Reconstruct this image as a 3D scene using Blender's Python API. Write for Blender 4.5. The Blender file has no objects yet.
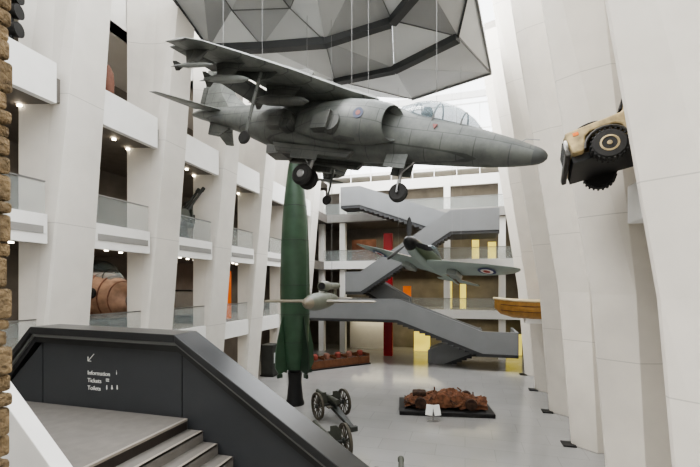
import bpy, bmesh, math, random
import numpy as np
from mathutils import Matrix, Vector, noise
random.seed(7)
SC = bpy.context.scene
COL = SC.collection
PI = math.pi
F = 400.0
TH = math.atan(115 / 400)
HZ = 285.0
ct, st = math.cos(TH), math.sin(TH)
CAM = Vector((0, 0, 7))
R = math.radians

# ---------------------------------------------------------------- measuring from the photo
def ray(px, py):
    u = (px - 350) / F
    v = (HZ - py) / F
    return Vector((u * ct - st, u * st + ct, v))

def at(px, py, X=None, Y=None, Z=None, D=None):
    d = ray(px, py)
    if X is not None: k = X / d.x
    elif Y is not None: k = Y / d.y
    elif Z is not None: k = (Z - 7) / d.z
    else: k = D
    return CAM + d * k

def fit(K, P, W, p0, it=80):
    K = np.array(K, float); P = np.array(P, float); W = np.array(W, float)
    def pose(p):
        cx, sx, cy, sy, cz, sz = np.cos(p[3]), np.sin(p[3]), np.cos(p[4]), np.sin(p[4]), np.cos(p[5]), np.sin(p[5])
        Rx = np.array([[1, 0, 0], [0, cx, -sx], [0, sx, cx]])
        Ry = np.array([[cy, 0, sy], [0, 1, 0], [-sy, 0, cy]])
        Rz = np.array([[cz, -sz, 0], [sz, cz, 0], [0, 0, 1]])
        return Rz @ Ry @ Rx
    def res(p):
        w = K @ pose(p).T + np.array(p[:3]) - np.array([0, 0, 7.0])
        r = w[:, 0] * ct + w[:, 1] * st
        d = -w[:, 0] * st + w[:, 1] * ct
        e = np.stack([350 + F * r / d, HZ - F * w[:, 2] / d], 1) - P
        return (e * W[:, None]).ravel()
    p = np.array(p0, float); lam = 1.0; r = res(p)
    for i in range(it):
        J = np.zeros((len(r), 6))
        for k in range(6):
            q = p.copy(); q[k] += 1e-5
            J[:, k] = (res(q) - r) / 1e-5
        A = J.T @ J
        dp = np.linalg.solve(A + lam * np.diag(np.diag(A) + 1e-9), -J.T @ r)
        q = p + dp; rq = res(q)
        if (rq ** 2).sum() < (r ** 2).sum(): p, r, lam = q, rq, lam * .5
        else: lam *= 3
    M4 = Matrix([list(map(float, row)) for row in pose(p)]).to_4x4()
    M4.translation = Vector([float(v) for v in p[:3]])
    return M4

# ---------------------------------------------------------------- materials
def s(r, g, b):
    f = lambda c: (c / 255 / 12.92) if c / 255 <= .04045 else ((c / 255 + .055) / 1.055) ** 2.4
    return (f(r), f(g), f(b))

def new_mat(name):
    m = bpy.data.materials.new(name); m.use_nodes = True
    nt = m.node_tree
    return m, nt, nt.nodes, nt.links, nt.nodes['Principled BSDF']

def M(name, col, rough=.5, metal=0., var=.1, scale=2.0, bump=0., bscale=30, emit=0, alpha=1, detail=4, spec=None, joint=0, tiles=0, transl=0):
    m, nt, N, L, b = new_mat(name)
    tc = N.new('ShaderNodeTexCoord')
    nz = N.new('ShaderNodeTexNoise'); nz.inputs['Scale'].default_value = scale; nz.inputs['Detail'].default_value = detail
    L.new(tc.outputs['Object'], nz.inputs['Vector'])
    cr = N.new('ShaderNodeValToRGB')
    cr.color_ramp.elements[0].position = .3; cr.color_ramp.elements[1].position = .7
    cr.color_ramp.elements[0].color = (*[c * (1 - var) for c in col], 1)
    cr.color_ramp.elements[1].color = (*[min(1, c * (1 + var)) for c in col], 1)
    L.new(nz.outputs['Fac'], cr.inputs['Fac'])
    out = cr.outputs['Color']
    if joint:
        sp = N.new('ShaderNodeSeparateXYZ'); L.new(tc.outputs['Object'], sp.inputs[0])
        a = N.new('ShaderNodeMath'); a.operation = 'MULTIPLY'; a.inputs[1].default_value = 1 / joint; L.new(sp.outputs['Z'], a.inputs[0])
        f = N.new('ShaderNodeMath'); f.operation = 'FRACT'; L.new(a.outputs[0], f.inputs[0])
        l = N.new('ShaderNodeMath'); l.operation = 'LESS_THAN'; l.inputs[1].default_value = .006; L.new(f.outputs[0], l.inputs[0])
        mx = N.new('ShaderNodeMix'); mx.data_type = 'RGBA'; L.new(l.outputs[0], mx.inputs['Factor'])
        L.new(out, mx.inputs[6]); mx.inputs[7].default_value = (*[c * .72 for c in col], 1)
        out = mx.outputs[2]
    if tiles:
        br = N.new('ShaderNodeTexBrick'); br.inputs['Scale'].default_value = 1.0
        br.inputs['Mortar Size'].default_value = .012; br.inputs['Brick Width'].default_value = tiles; br.inputs['Row Height'].default_value = tiles * .5
        br.inputs['Color1'].default_value = (1, 1, 1, 1); br.inputs['Color2'].default_value = (.95, .95, .95, 1); br.inputs['Mortar'].default_value = (.78, .78, .78, 1)
        L.new(tc.outputs['Object'], br.inputs['Vector'])
        mx = N.new('ShaderNodeMix'); mx.data_type = 'RGBA'; mx.blend_type = 'MULTIPLY'; mx.inputs['Factor'].default_value = 1
        L.new(out, mx.inputs[6]); L.new(br.outputs['Color'], mx.inputs[7]); out = mx.outputs[2]
    L.new(out, b.inputs['Base Color'])
    b.inputs['Roughness'].default_value = rough
    b.inputs['Metallic'].default_value = metal
    if spec is not None: b.inputs['Specular IOR Level'].default_value = spec
    if bump:
        n2 = N.new('ShaderNodeTexNoise'); n2.inputs['Scale'].default_value = bscale
        L.new(tc.outputs['Object'], n2.inputs['Vector'])
        bp = N.new('ShaderNodeBump'); bp.inputs['Strength'].default_value = bump; bp.inputs['Distance'].default_value = .05
        L.new(n2.outputs['Fac'], bp.inputs['Height']); L.new(bp.outputs['Normal'], b.inputs['Normal'])
    if emit:
        L.new(cr.outputs['Color'], b.inputs['Emission Color']); b.inputs['Emission Strength'].default_value = emit
    if alpha < 1: b.inputs['Alpha'].default_value = alpha
    if transl:
        tr = N.new('ShaderNodeBsdfTranslucent'); L.new(out, tr.inputs['Color'])
        ms = N.new('ShaderNodeMixShader'); ms.inputs[0].default_value = transl
        L.new(b.outputs[0], ms.inputs[1]); L.new(tr.outputs[0], ms.inputs[2])
        L.new(ms.outputs[0], N['Material Output'].inputs['Surface'])
    return m

def camo(name, c1, c2, under, scale):
    m, nt, N, L, b = new_mat(name)
    tc = N.new('ShaderNodeTexCoord')
    nz = N.new('ShaderNodeTexNoise'); nz.inputs['Scale'].default_value = scale; nz.inputs['Detail'].default_value = 1
    L.new(tc.outputs['Object'], nz.inputs['Vector'])
    cr = N.new('ShaderNodeValToRGB'); cr.color_ramp.interpolation = 'LINEAR'
    cr.color_ramp.elements[0].position = .48; cr.color_ramp.elements[1].position = .52
    cr.color_ramp.elements[0].color = (*c1, 1); cr.color_ramp.elements[1].color = (*c2, 1)
    L.new(nz.outputs['Fac'], cr.inputs['Fac'])
    sp = N.new('ShaderNodeSeparateXYZ'); L.new(tc.outputs['Normal'], sp.inputs[0])
    mr = N.new('ShaderNodeMapRange'); mr.inputs['From Min'].default_value = -.6; mr.inputs['From Max'].default_value = -.4
    L.new(sp.outputs['Z'], mr.inputs['Value'])
    mx = N.new('ShaderNodeMix'); mx.data_type = 'RGBA'
    L.new(mr.outputs['Result'], mx.inputs['Factor'])
    mx.inputs[6].default_value = (*under, 1); L.new(cr.outputs['Color'], mx.inputs[7])
    L.new(mx.outputs[2], b.inputs['Base Color']); b.inputs['Roughness'].default_value = .55
    return m

def jet_grey(name, c1, c2):
    m, nt, N, L, b = new_mat(name)
    tc = N.new('ShaderNodeTexCoord')
    nz = N.new('ShaderNodeTexNoise'); nz.inputs['Scale'].default_value = 1.5; nz.inputs['Detail'].default_value = 8; nz.inputs['Roughness'].default_value = .72
    L.new(tc.outputs['Object'], nz.inputs['Vector'])
    cr = N.new('ShaderNodeValToRGB'); cr.color_ramp.elements[0].position = .36; cr.color_ramp.elements[1].position = .62
    cr.color_ramp.elements[0].color = (*c1, 1); cr.color_ramp.elements[1].color = (*c2, 1)
    L.new(nz.outputs['Fac'], cr.inputs['Fac'])
    sp = N.new('ShaderNodeSeparateXYZ'); L.new(tc.outputs['Object'], sp.inputs[0])
    ad = N.new('ShaderNodeMath'); ad.operation = 'MULTIPLY_ADD'; ad.inputs[1].default_value = .55
    L.new(sp.outputs['Y'], ad.inputs[0]); L.new(sp.outputs['Z'], ad.inputs[2])
    cb = N.new('ShaderNodeCombineXYZ'); L.new(sp.outputs['X'], cb.inputs[0]); L.new(ad.outputs[0], cb.inputs[1])
    br = N.new('ShaderNodeTexBrick'); br.inputs['Scale'].default_value = 1.0
    br.inputs['Mortar Size'].default_value = .014; br.inputs['Brick Width'].default_value = .95; br.inputs['Row Height'].default_value = .42
    br.inputs['Color1'].default_value = (1, 1, 1, 1); br.inputs['Color2'].default_value = (.86, .86, .85, 1); br.inputs['Mortar'].default_value = (.4, .4, .4, 1)
    L.new(cb.outputs[0], br.inputs['Vector'])
    mx = N.new('ShaderNodeMix'); mx.data_type = 'RGBA'; mx.blend_type = 'MULTIPLY'; mx.inputs['Factor'].default_value = .8
    L.new(cr.outputs['Color'], mx.inputs[6]); L.new(br.outputs['Color'], mx.inputs[7])
    L.new(mx.outputs[2], b.inputs['Base Color']); b.inputs['Roughness'].default_value = .42
    return m

WHITE = M('fin_plaster', s(222, 218, 211), .75, var=.04, scale=1.2, bump=.05, bscale=60, joint=4.6)
SHADE_TINT = M('fin_plaster_shade_tint', s(216, 210, 200), .75, var=.04, scale=1.2, bump=.05, bscale=60, joint=4.6)  # warm shadow of the right wall put into the plaster colour
WALLW = M('white_wall', s(230, 228, 223), .8, var=.03, scale=.8)
FASC = M('fascia_white', s(240, 239, 236), .6, var=.02)
INSETD = M('fascia_sign_strip', s(150, 148, 144), .5, var=.04)
DARKW = M('gallery_dark_wall', s(118, 113, 107), .8, var=.2, scale=.8)
SLAB = M('gallery_floor', s(118, 113, 107), .7, var=.1)
FLOOR = M('floor_concrete', s(150, 149, 147), .13, var=.07, scale=.35, detail=8, tiles=2.4)
STAIRG = M('stair_grey', s(126, 128, 130), .5, var=.05, scale=.7)
STAIRD = M('stair_dark', s(64, 65, 67), .6, var=.05)
CAPM = M('cap_charcoal', s(44, 45, 46), .28, var=.06)
PANELM = M('panel_charcoal', s(62, 64, 67), .42, var=.06, scale=1.5)
STRIPM = M('strip_grey', s(114, 115, 114), .4, var=.04)
CARPET = M('landing_stone', s(112, 108, 103), .7, var=.09, scale=6)
NOSING = M('nosing_light', s(146, 139, 130), .5, var=.05)
RISER = M('riser_brown', s(48, 41, 37), .6, var=.1)
BLACK = M('black', s(22, 22, 23), .5, var=.1)
MOUTH = M('intake_dark', s(40, 41, 41), .7, var=.1)
RUBBER = M('rubber', s(42, 41, 40), .8, var=.15, scale=8)
STEEL = M('steel', s(150, 150, 150), .35, .8, var=.08)
GLASS = M('glass', s(205, 215, 215), .05, alpha=.16, var=.02)
CGLASS = M('canopy_glass', s(120, 138, 146), .05, alpha=.55, var=.02)
JET = jet_grey('jet_grey', s(84, 87, 85), s(105, 108, 104))
JETW = jet_grey('jet_wing_grey', s(98, 101, 98), s(122, 125, 120))
JETD = jet_grey('jet_grey_dark', s(72, 74, 72), s(93, 94, 90))
NOSEC = M('jet_nose', s(86, 89, 88), .5, var=.06)
SPIT = camo('fighter_camouflage', s(62, 76, 58), s(108, 88, 66), s(150, 163, 158), .45)
SPITG = M('fighter_grey', s(140, 146, 142), .5, var=.08)
STOREL = M('store_grey', s(128, 131, 128), .5, var=.1)
ROCK = M('rocket_green', s(56, 82, 62), .34, var=.22, scale=1.2, detail=7)
ROCKD = M('rocket_dark', s(44, 60, 48), .45, var=.18)
BOMBG = M('bomb_grey_green', s(106, 110, 98), .5, var=.14)
BOMBT = M('bomb_tan', s(128, 120, 104), .5, var=.14)
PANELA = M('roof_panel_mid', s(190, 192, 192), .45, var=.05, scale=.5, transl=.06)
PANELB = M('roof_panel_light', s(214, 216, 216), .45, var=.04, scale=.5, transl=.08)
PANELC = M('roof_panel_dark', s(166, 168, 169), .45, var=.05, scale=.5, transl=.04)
BEAMD = M('roof_beam_dark', s(66, 68, 70), .5, var=.06)
SEAM = M('roof_seam_grey', s(120, 121, 121), .5, var=.06)
RUST = M('rust', s(108, 72, 51), .9, var=.5, scale=5, bump=.4, bscale=14, detail=8)
RUSTD = M('rust_dark', s(66, 48, 38), .9, var=.5, scale=6, bump=.4, bscale=20)
RED = M('red_paint', s(150, 24, 32), .5, var=.06)
DRUM = M('drum_dull_red', s(122, 54, 44), .6, var=.12)
ORANGE = M('orange', s(214, 112, 40), .6, var=.08, emit=.4)
YELLOW = M('yellow_glow', s(226, 208, 98), .6, var=.15, scale=.8, emit=1.0)
LAMP = M('lamp_glow', s(255, 240, 215), .5, var=.01, emit=18)
TAN = M('car_tan', s(172, 153, 114), .6, var=.4, scale=5, detail=8)
CARD = M('car_dark', s(60, 58, 54), .6, var=.2, scale=4)
WOODO = M('boat_wood', s(176, 132, 68), .35, var=.2, scale=3)
BOATR = M('boat_rim', s(212, 196, 158), .5, var=.06)
WOOD = M('bench_wood', s(104, 66, 42), .6, var=.2, scale=3)
GUNM = M('gun_green_grey', s(70, 72, 64), .6, var=.15, scale=4)
GUNL = M('gun_light_grey', s(92, 95, 88), .6, var=.15, scale=4)
GUNW = M('gun_wheel_wood', s(70, 65, 55), .7, var=.2, scale=6)
GUND = M('gun_dark', s(50, 52, 49), .55, var=.15)
TILEP = M('brown_red', s(122, 84, 70), .7, var=.3, scale=2)
PINK = M('nose_pale_brown', s(148, 118, 98), .6, var=.35, scale=2.5, detail=7)
PAPER = M('paper_white', s(236, 236, 232), .6, var=.02)
BLUE = M('roundel_blue', s(44, 54, 104), .5, var=.05)
MBLUE = M('muted_blue', s(66, 72, 98), .5, var=.05)
MRED = M('muted_red', s(140, 84, 80), .5, var=.05)
RRED = M('roundel_red', s(170, 60, 58), .5, var=.05)
RWHITE = M('roundel_white', s(225, 222, 214), .5, var=.03)
STONE = M('brick_stone', s(128, 110, 84), .9, var=.5, scale=7, bump=1., bscale=24, detail=8)

# ---------------------------------------------------------------- mesh helpers
def nb(): return bmesh.new()

def bx(bm, x0, x1, y0, y1, z0, z1, mt=None):
    v = [Vector((x, y, z)) for x in (x0, x1) for y in (y0, y1) for z in (z0, z1)]
    if mt: v = [mt @ p for p in v]
    b = [bm.verts.new(p) for p in v]
    for f in ((0, 1, 3, 2), (4, 6, 7, 5), (0, 4, 5, 1), (2, 3, 7, 6), (0, 2, 6, 4), (1, 5, 7, 3)):
        bm.faces.new([b[i] for i in f])
    return bm

def prism(bm, pts, axis, a, b):
    def mk(p, c):
        if axis == 'y': return Vector((p[0], c, p[1]))
        if axis == 'x': return Vector((c, p[0], p[1]))
        return Vector((p[0], p[1], c))
    A = [bm.verts.new(mk(p, a)) for p in pts]; B = [bm.verts.new(mk(p, b)) for p in pts]
    n = len(pts)
    bm.faces.new(A); bm.faces.new(B[::-1])
    for i in range(n): bm.faces.new((A[i], A[(i + 1) % n], B[(i + 1) % n], B[i]))
    return bm

def loft(bm, rings, cap=True, closed=True):
    V = [[bm.verts.new(p) for p in r] for r in rings]
    n = len(V[0])
    for a, b in zip(V[:-1], V[1:]):
        for i in range(n if closed else n - 1):
            bm.faces.new((a[i], a[(i + 1) % n], b[(i + 1) % n], b[i]))
    if cap and closed:
        bm.faces.new(V[0][::-1]); bm.faces.new(V[-1])
    return bm

def lathe(bm, prof, n=24, mt=None, cap=True):
    mt = mt or Matrix()
    rings = [[mt @ Vector((r * math.cos(2 * PI * i / n), r * math.sin(2 * PI * i / n), h)) for i in range(n)] for r, h in prof]
    return loft(bm, rings, cap)

def frame_for(d):
    d = d.normalized()
    u = d.cross(Vector((0, 0, 1)))
    if u.length < 1e-3: u = d.cross(Vector((1, 0, 0)))
    u.normalize()
    return u, d.cross(u).normalized()

def tube(bm, pts, rad, n=8):
    pts = [Vector(p) for p in pts]
    if not isinstance(rad, (list, tuple)): rad = [rad] * len(pts)
    rings = []
    for i, p in enumerate(pts):
        d = pts[min(i + 1, len(pts) - 1)] - pts[max(i - 1, 0)]
        u, w = frame_for(d)
        rings.append([p + rad[i] * (u * math.cos(2 * PI * k / n) + w * math.sin(2 * PI * k / n)) for k in range(n)])
    return loft(bm, rings)

def ering(x, hw, zt, zb, n=24, y0=0., p=2.3, sweep=0.):
    zc, h = (zt + zb) / 2, (zt - zb) / 2
    out = []
    for i in range(n):
        a = 2 * PI * i / n
        c, sn = math.cos(a), math.sin(a)
        yy = hw * math.copysign(abs(c) ** (2 / p), c)
        out.append(Vector((x - sweep * yy * (1 if y0 >= 0 else -1), y0 + yy, zc + h * math.copysign(abs(sn) ** (2 / p), sn))))
    return out

AF = [(0, 0), (.06, .6), (.2, .95), (.4, 1), (.7, .62), (1, .06), (1, -.06), (.7, -.45), (.4, -.75), (.2, -.72), (.06, -.45)]
def foil(le, te, t, up=(0, 0, 1)):
    le, te, up = Vector(le), Vector(te), Vector(up)
    return [le.lerp(te, c) + up * (h * t * .5) for c, h in AF]

ALONG_Y = Matrix.Rotation(-PI / 2, 4, 'X')     # local z -> +y
ALONG_X = Matrix.Rotation(PI / 2, 4, 'Y')      # local z -> +x
def T(x, y, z): return Matrix.Translation((x, y, z))

def O(name, bm, mat, parent=None, smooth=35, label=None, bevel=0):
    bmesh.ops.recalc_face_normals(bm, faces=bm.faces)
    me = bpy.data.meshes.new(name); bm.to_mesh(me); bm.free()
    me.materials.append(mat)
    if smooth:
        me.polygons.foreach_set('use_smooth', [True] * len(me.polygons))
        me.set_sharp_from_angle(angle=R(smooth))
    o = bpy.data.objects.new(name, me); COL.objects.link(o)
    if parent: o.parent = parent
    if label: o['label'] = label
    if bevel:
        bv = o.modifiers.new('bevel', 'BEVEL'); bv.width = bevel; bv.segments = 2; bv.limit_method = 'ANGLE'
    return o

def thing(name, label, cat, mw=None, group=None):
    o = bpy.data.objects.new(name, None); COL.objects.link(o)
    o.empty_display_size = .2
    if mw is not None: o.matrix_world = mw
    o['label'] = label; o['category'] = cat
    if group: o['group'] = group
    return o

def tag(o, label, cat, group=None):
    o['label'] = label; o['category'] = cat
    if group: o['group'] = group
    return o

def struct(name, bm, mat, smooth=0):
    o = O(name, bm, mat, None, smooth); o['kind'] = 'structure'
    return o

def dup(root, mw, label, group=None):
    r = root.copy(); COL.objects.link(r); r.matrix_world = mw
    r['label'] = label
    if group: r['group'] = group
    for ch in list(root.children):
        c = ch.copy(); COL.objects.link(c); c.parent = r
        for g in list(ch.children):
            d = g.copy(); COL.objects.link(d); d.parent = c
    return r

def text_obj(name, body, size, mat, parent, loc, rot=(PI / 2, 0, 0)):
    cu = bpy.data.curves.new(name, 'FONT'); cu.body = body; cu.size = size; cu.extrude = .003
    t = bpy.data.objects.new(name, cu); COL.objects.link(t)
    dg = bpy.context.evaluated_depsgraph_get()
    me = bpy.data.meshes.new_from_object(t.evaluated_get(dg))
    bpy.data.objects.remove(t)
    me.materials.clear(); me.materials.append(mat)
    o = bpy.data.objects.new(name, me); COL.objects.link(o); o.parent = parent
    o.location = loc; o.rotation_euler = rot
    return o

# ---------------------------------------------------------------- the room
TOP = 25.0
def xl(z): return -14.75 + .088 * z
def xr(z): return 4.5 - .076 * z if z < 6.7 else 3.99 - .15 * (z - 6.7)
YB = 39.5   # line of the end balconies
YN = -10    # near end, behind the viewer
struct('floor', bx(nb(), -20, 9, YN, 46, -.3, 0), FLOOR)
struct('wall_near', bx(nb(), -20, 9, YN - .3, YN, 0, TOP), WALLW)
struct('wall_left', bx(nb(), -20, -19.6, YN, 46, 0, 19), DARKW)
struct('wall_left', bx(nb(), -15.6, -15.3, YN, 40, 18.6, TOP), WALLW)
struct('wall_right', bx(nb(), 8.2, 8.6, YN, 46, 0, TOP), WALLW)
struct('wall_back', bx(nb(), -20, 9, 45, 45.4, 0, 19), DARKW)
for z in (4.6, 9.45, 14.3):
    struct('floor', bx(nb(), -19.6, xl(z) - .35, 0, 45, z - .85, z), SLAB)
    struct('floor', bx(nb(), -14.3, 8.2, YB + .3, 45, z - .85, z), SLAB)
struct('ceiling', bx(nb(), -19.6, -15.3, YN, 45, 18.6, 18.9), WALLW)
struct('ceiling', bx(nb(), -15, 8.2, 41.5, 45, 18.6, 18.9), WALLW)
g = nb()
for x in np.arange(-14.0, 8.1, 2.2): bx(g, x - .04, x + .04, 41.3, 41.5, 17.9, TOP)
for z in (17.9, 20, 22.5, TOP): bx(g, -14.2, 8.2, 41.3, 41.5, z - .04, z + .04)
struct('window_1', g, FASC)
struct('wall_back', bx(nb(), -14.4, 8.2, 41.2, 41.5, 16.9, 17.9), WALLW)
for k in range(11):
    y = -8 + 4.75 * k
    struct('trim_%d' % (k + 1), bx(nb(), -15.3, 8.2, y - .12, y + .12, TOP - .3, TOP + .3), FASC)

ORD = ['first', 'second', 'third', 'fourth', 'fifth', 'sixth', 'seventh']
for k in range(6):
    far = 12.35 + 4.75 * k
    b = nb()
    loft(b, [[Vector((xl(z), far - w0, z)), Vector((xl(z), far, z)), Vector((-15.25, far + .1, z)), Vector((-15.25, far - 1.95, z)), Vector((xl(z) - cr_, far - w0 - .15, z))]
             for z, w0, cr_ in ((0, 1.75, .2), (12, 1.5, .55), (TOP, 1.1, 1.4))])
    t = O('fin_pillar', b, WHITE, None, 0, bevel=.015)
    tag(t, 'tall white leaning fin pillar, %s along the left wall from the brick pier' % ORD[k], 'pillar', 'left wall fins')
for k in range(6):
    n = 10.0 + 4.75 * k
    t = thing('fin_pillar', 'tall white leaning fin pillar, %s along the right wall counted from the near end' % ORD[k], 'pillar', None, 'right wall fins')
    b = nb()
    loft(b, [[Vector((xr(z), n, z)), Vector((xr(z), n + .16, z)), Vector((8.2, n + 1.2, z)), Vector((8.2, n + .1, z)), Vector((xr(z) + cr_, n - .7, z))]
             for z, cr_ in ((0, .8), (6.7, 1.0), (TOP, 2.0))])
    O('fin', b, SHADE_TINT, t, 0, bevel=.015)
    O('foot_plate', bx(nb(), xr(0) - .4, xr(0) + .12, n - .3, n + .3, 0, .06), BLACK, t, 0, label='black foot plate')

# ---------------------------------------------------------------- left balconies
BAYN = ['bay beside the brick pier', 'second bay from the brick pier', 'third bay from the brick pier', 'fourth bay from the brick pier', 'fifth bay from the brick pier', 'sixth bay from the brick pier']
TIER = {4.6: 'lowest', 9.45: 'middle', 14.3: 'topmost'}
for k in range(6):
    y0 = 7.62 + 4.75 * k; y1 = y0 + 2.9
    for z in (4.6, 9.45, 14.3):
        x = xl(z) - .12
        t = thing('balcony', '%s white balcony front on the left, %s' % (TIER[z], BAYN[k]), 'balcony', None, 'left balcony fronts')
        top = z + (.4 if z > 14 else .02)
        O('fascia', bx(nb(), x - .25, x, y0, y1, z - 1.0, top), FASC, t, 0)
        if 5 < z < 14: O('sign_strip', bx(nb(), x, x + .03, y0 + .15, y1 - .15, z - .66, z - .4), INSETD, t, 0, label='grey sign strip')
        if z < 14:
            O('glass_panel', bx(nb(), x - .14, x - .11, y0, y1, top, z + 1.15), GLASS, t, 0, label='clear glass balustrade')
            O('handrail', bx(nb(), x - .17, x - .08, y0, y1, z + 1.15, z + 1.2), STEEL, t, 0)
        for q in range(4 if k < 4 else 1):
            O('spotlight', lathe(nb(), [(.08, 0), (.08, .06)], 12, T(x - .7 - .45 * q, y0 + .4 + q * 1.2, z - .95)), LAMP, t, 0, label='small glowing downlight')

# ---------------------------------------------------------------- end balconies and columns
for z, nm in ((4.6, 'lowest'), (9.45, 'middle'), (14.3, 'topmost')):
    t = thing('balcony', '%s white balcony front across the far end behind the grey staircase' % nm, 'balcony', None, 'far end balcony fronts')
    O('fascia', bx(nb(), -14.2, 8.1, YB, YB + .3, z - .8, z + .02), INSETD if z > 14 else FASC, t, 0)
    O('glass_panel', bx(nb(), -14.2, 8.1, YB + .1, YB + .13, z + .02, z + 1.1), GLASS, t, 0)
    O('handrail', bx(nb(), -14.2, 8.1, YB + .07, YB + .16, z + 1.1, z + 1.15), STEEL, t, 0)
for i, px in enumerate((322, 343, 447, 502)):
    p = at(px, 300, Y=YB + .6)
    c = O('column', bx(nb(), p.x - .3, p.x + .3, YB + .35, YB + .95, 0, 17), WALLW, None, 0)
    tag(c, '%s white square column of the far galleries counted from the left' % ORD[i], 'column', 'far gallery columns')
p = at(388, 300, Y=39)
c = O('column', bx(nb(), p.x - .44, p.x + .44, 38.92, 39.4, 0, 12.1), RED, None, 0, bevel=.03)
tag(c, 'tall red square column rising behind the grey staircase', 'column')
def panel(name, x0, y0, x1, y1, Y, mat, label, cat, zb=None):
    a = at(x0, y0, Y=Y); b = at(x1, y1, Y=Y)
    o = O(name, bx(nb(), a.x, b.x, Y, Y + .12, b.z if zb is None else zb, a.z), mat, None, 0)
    return tag(o, label, cat)
panel('light_panel', 414, 324, 430, 362, 43, YELLOW, 'broad glowing yellow panel at ground level behind the lower flight', 'light panel', .005)
panel('light_panel', 444, 281, 452, 308, 42, YELLOW, 'narrow glowing yellow panel behind the propeller fighter', 'light panel', 4.605)
panel('light_panel', 460, 284, 466, 308, 42, YELLOW, 'thin glowing yellow panel above the right end of the lower flight', 'light panel', 4.605)
panel('light_panel', 472, 240, 479, 261, 42, YELLOW, 'small glowing yellow panel on the upper far gallery right of centre', 'light panel', 9.455)
panel('light_panel', 488, 242, 496, 261, 42.5, YELLOW, 'glowing yellow panel on the upper far gallery nearest the right wall', 'light panel', 9.455)
panel('light_panel', 506, 334, 522, 363, 43, YELLOW, 'glowing yellow panel at ground level near the right wall', 'light panel', .005)
panel('poster', 403, 286, 411, 309, 41, ORANGE, 'small orange poster beside the red column', 'poster', 4.605)
panel('wall_panel', 350, 320, 384, 362, 43, FASC, 'pale wall panel left of the red column at ground level', 'panel', .005)
panel('wall_panel', 352, 240, 376, 262, 43.5, TILEP, 'brown display panel on the middle far gallery left of the red column', 'panel', 9.455)
o = O('poster', bx(nb(), -16.2, -16.1, 24.2, 25.2, 4.61, 8.0), ORANGE, None, 0)
tag(o, 'tall orange poster in the left gallery beside the green rocket', 'poster')

# ---------------------------------------------------------------- the zigzag staircase
SY = 34.6
stc = thing('staircase', 'grey zigzag staircase with solid parapets at the far end of the hall', 'staircase', None)
def flight(x0, z0, x1, z1, Y, w=2.0):
    for yy in (Y, Y + w - .2):
        O('parapet', prism(nb(), [(x0, z0 - .6), (x1, z1 - .6), (x1, z1 + 1.2), (x0, z0 + 1.2)], 'y', yy, yy + .2), STAIRG, stc, 0)
    n = max(6, int(abs(z1 - z0) / .17)); b = nb()
    for i in range(n):
        xa = x0 + (x1 - x0) * i / n; xb = x0 + (x1 - x0) * (i + 1) / n
        zt = z0 + (z1 - z0) * i / n; zb = z0 + (z1 - z0) * (i + 1) / n
        bx(b, min(xa, xb), max(xa, xb), Y + .05, Y + w - .05, min(zt, zb) - .85, max(zt, zb) - .08)
    O('flight', b, STAIRD, stc, 0)
def landing(x0, x1, z, Y, w, left=False, right=False):
    O('landing', bx(nb(), x0, x1, Y + .05, Y + w, z - .85, z), STAIRD, stc, 0)
    O('parapet', bx(nb(), x0, x1, Y, Y + .2, z - .6, z + 1.2), STAIRG, stc, 0)
    if left: O('parapet', bx(nb(), x0, x0 + .2, Y + .2, Y + w, z - .6, z + 1.2), STAIRG, stc, 0)
    if right: O('parapet', bx(nb(), x1 - .2, x1, Y + .2, Y + w, z - .6, z + 1.2), STAIRG, stc, 0)
landing(-11.5, -9.6, 15.2, SY + 2.1, 2.1, left=True)
flight(-9.6, 15.2, -1.2, 12.1, SY + 2.1)
landing(-1.2, 2.7, 12.1, SY, 4.2, right=True)
flight(-1.2, 12.1, -9.0, 7.0, SY)
landing(-10.4, -9.0, 7.0, SY, 4.2, left=True)
flight(-9.0, 7.0, -4.9, 4.6, SY + 2.1)
landing(-13.8, -5.6, 4.6, SY - .4, 4.6)
flight(-5.6, 4.6, 1.4, 2.0, SY - .4)
landing(1.4, 4.1, 2.0, SY - .4, 4.2, right=True)
flight(1.4, 2.0, -3.2, 0.0, SY + 1.7)

# ---------------------------------------------------------------- faceted roof canopy
can = thing('roof_canopy', 'faceted grey triangular panels with dark beams hanging under the glass roof', 'canopy')
def cp(px, py, z=20.0): return at(px, py, Z=z)
V = {'a': cp(154, -30, 20.6), 'a2': cp(200, -40, 20.2), 'b': cp(209, 48, 19.6), 'n1': cp(252, -40, 20.6), 'b2': cp(262, 46, 19.5), 'n2': cp(310, -40, 20.4),
     'c': cp(325, 41, 19.4), 'n3': cp(365, -40, 20.6), 'd': cp(425, -20, 19.8), 'e': cp(472, -25, 20.3), 'g': cp(458, 36, 19.6), 'h': cp(394, 68, 19.5),
     'i': cp(335, 80, 19.7), 'j': cp(248, 76, 20.1), 'k': cp(412, 99, 20.4), 'l': cp(491, 73, 20.2), 'j2': cp(290, 92, 20.5),
     'q1': cp(290, 8, 20.5), 'q2': cp(392, 20, 20.2), 'q3': cp(232, 10, 20.5)}
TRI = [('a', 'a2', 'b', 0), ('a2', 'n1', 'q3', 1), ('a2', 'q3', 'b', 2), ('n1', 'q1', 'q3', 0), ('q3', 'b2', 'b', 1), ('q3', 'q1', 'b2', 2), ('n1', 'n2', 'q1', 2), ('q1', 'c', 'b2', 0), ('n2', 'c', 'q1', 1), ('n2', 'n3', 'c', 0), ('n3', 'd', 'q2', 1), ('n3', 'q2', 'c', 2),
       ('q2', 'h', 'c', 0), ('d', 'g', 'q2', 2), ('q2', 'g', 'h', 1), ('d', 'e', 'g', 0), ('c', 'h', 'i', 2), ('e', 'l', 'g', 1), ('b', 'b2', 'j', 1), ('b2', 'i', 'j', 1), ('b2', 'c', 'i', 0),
       ('j', 'i', 'j2', 1), ('i', 'k', 'j2', 1), ('i', 'h', 'k', 0), ('h', 'l', 'k', 2), ('h', 'g', 'l', 0)]
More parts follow.
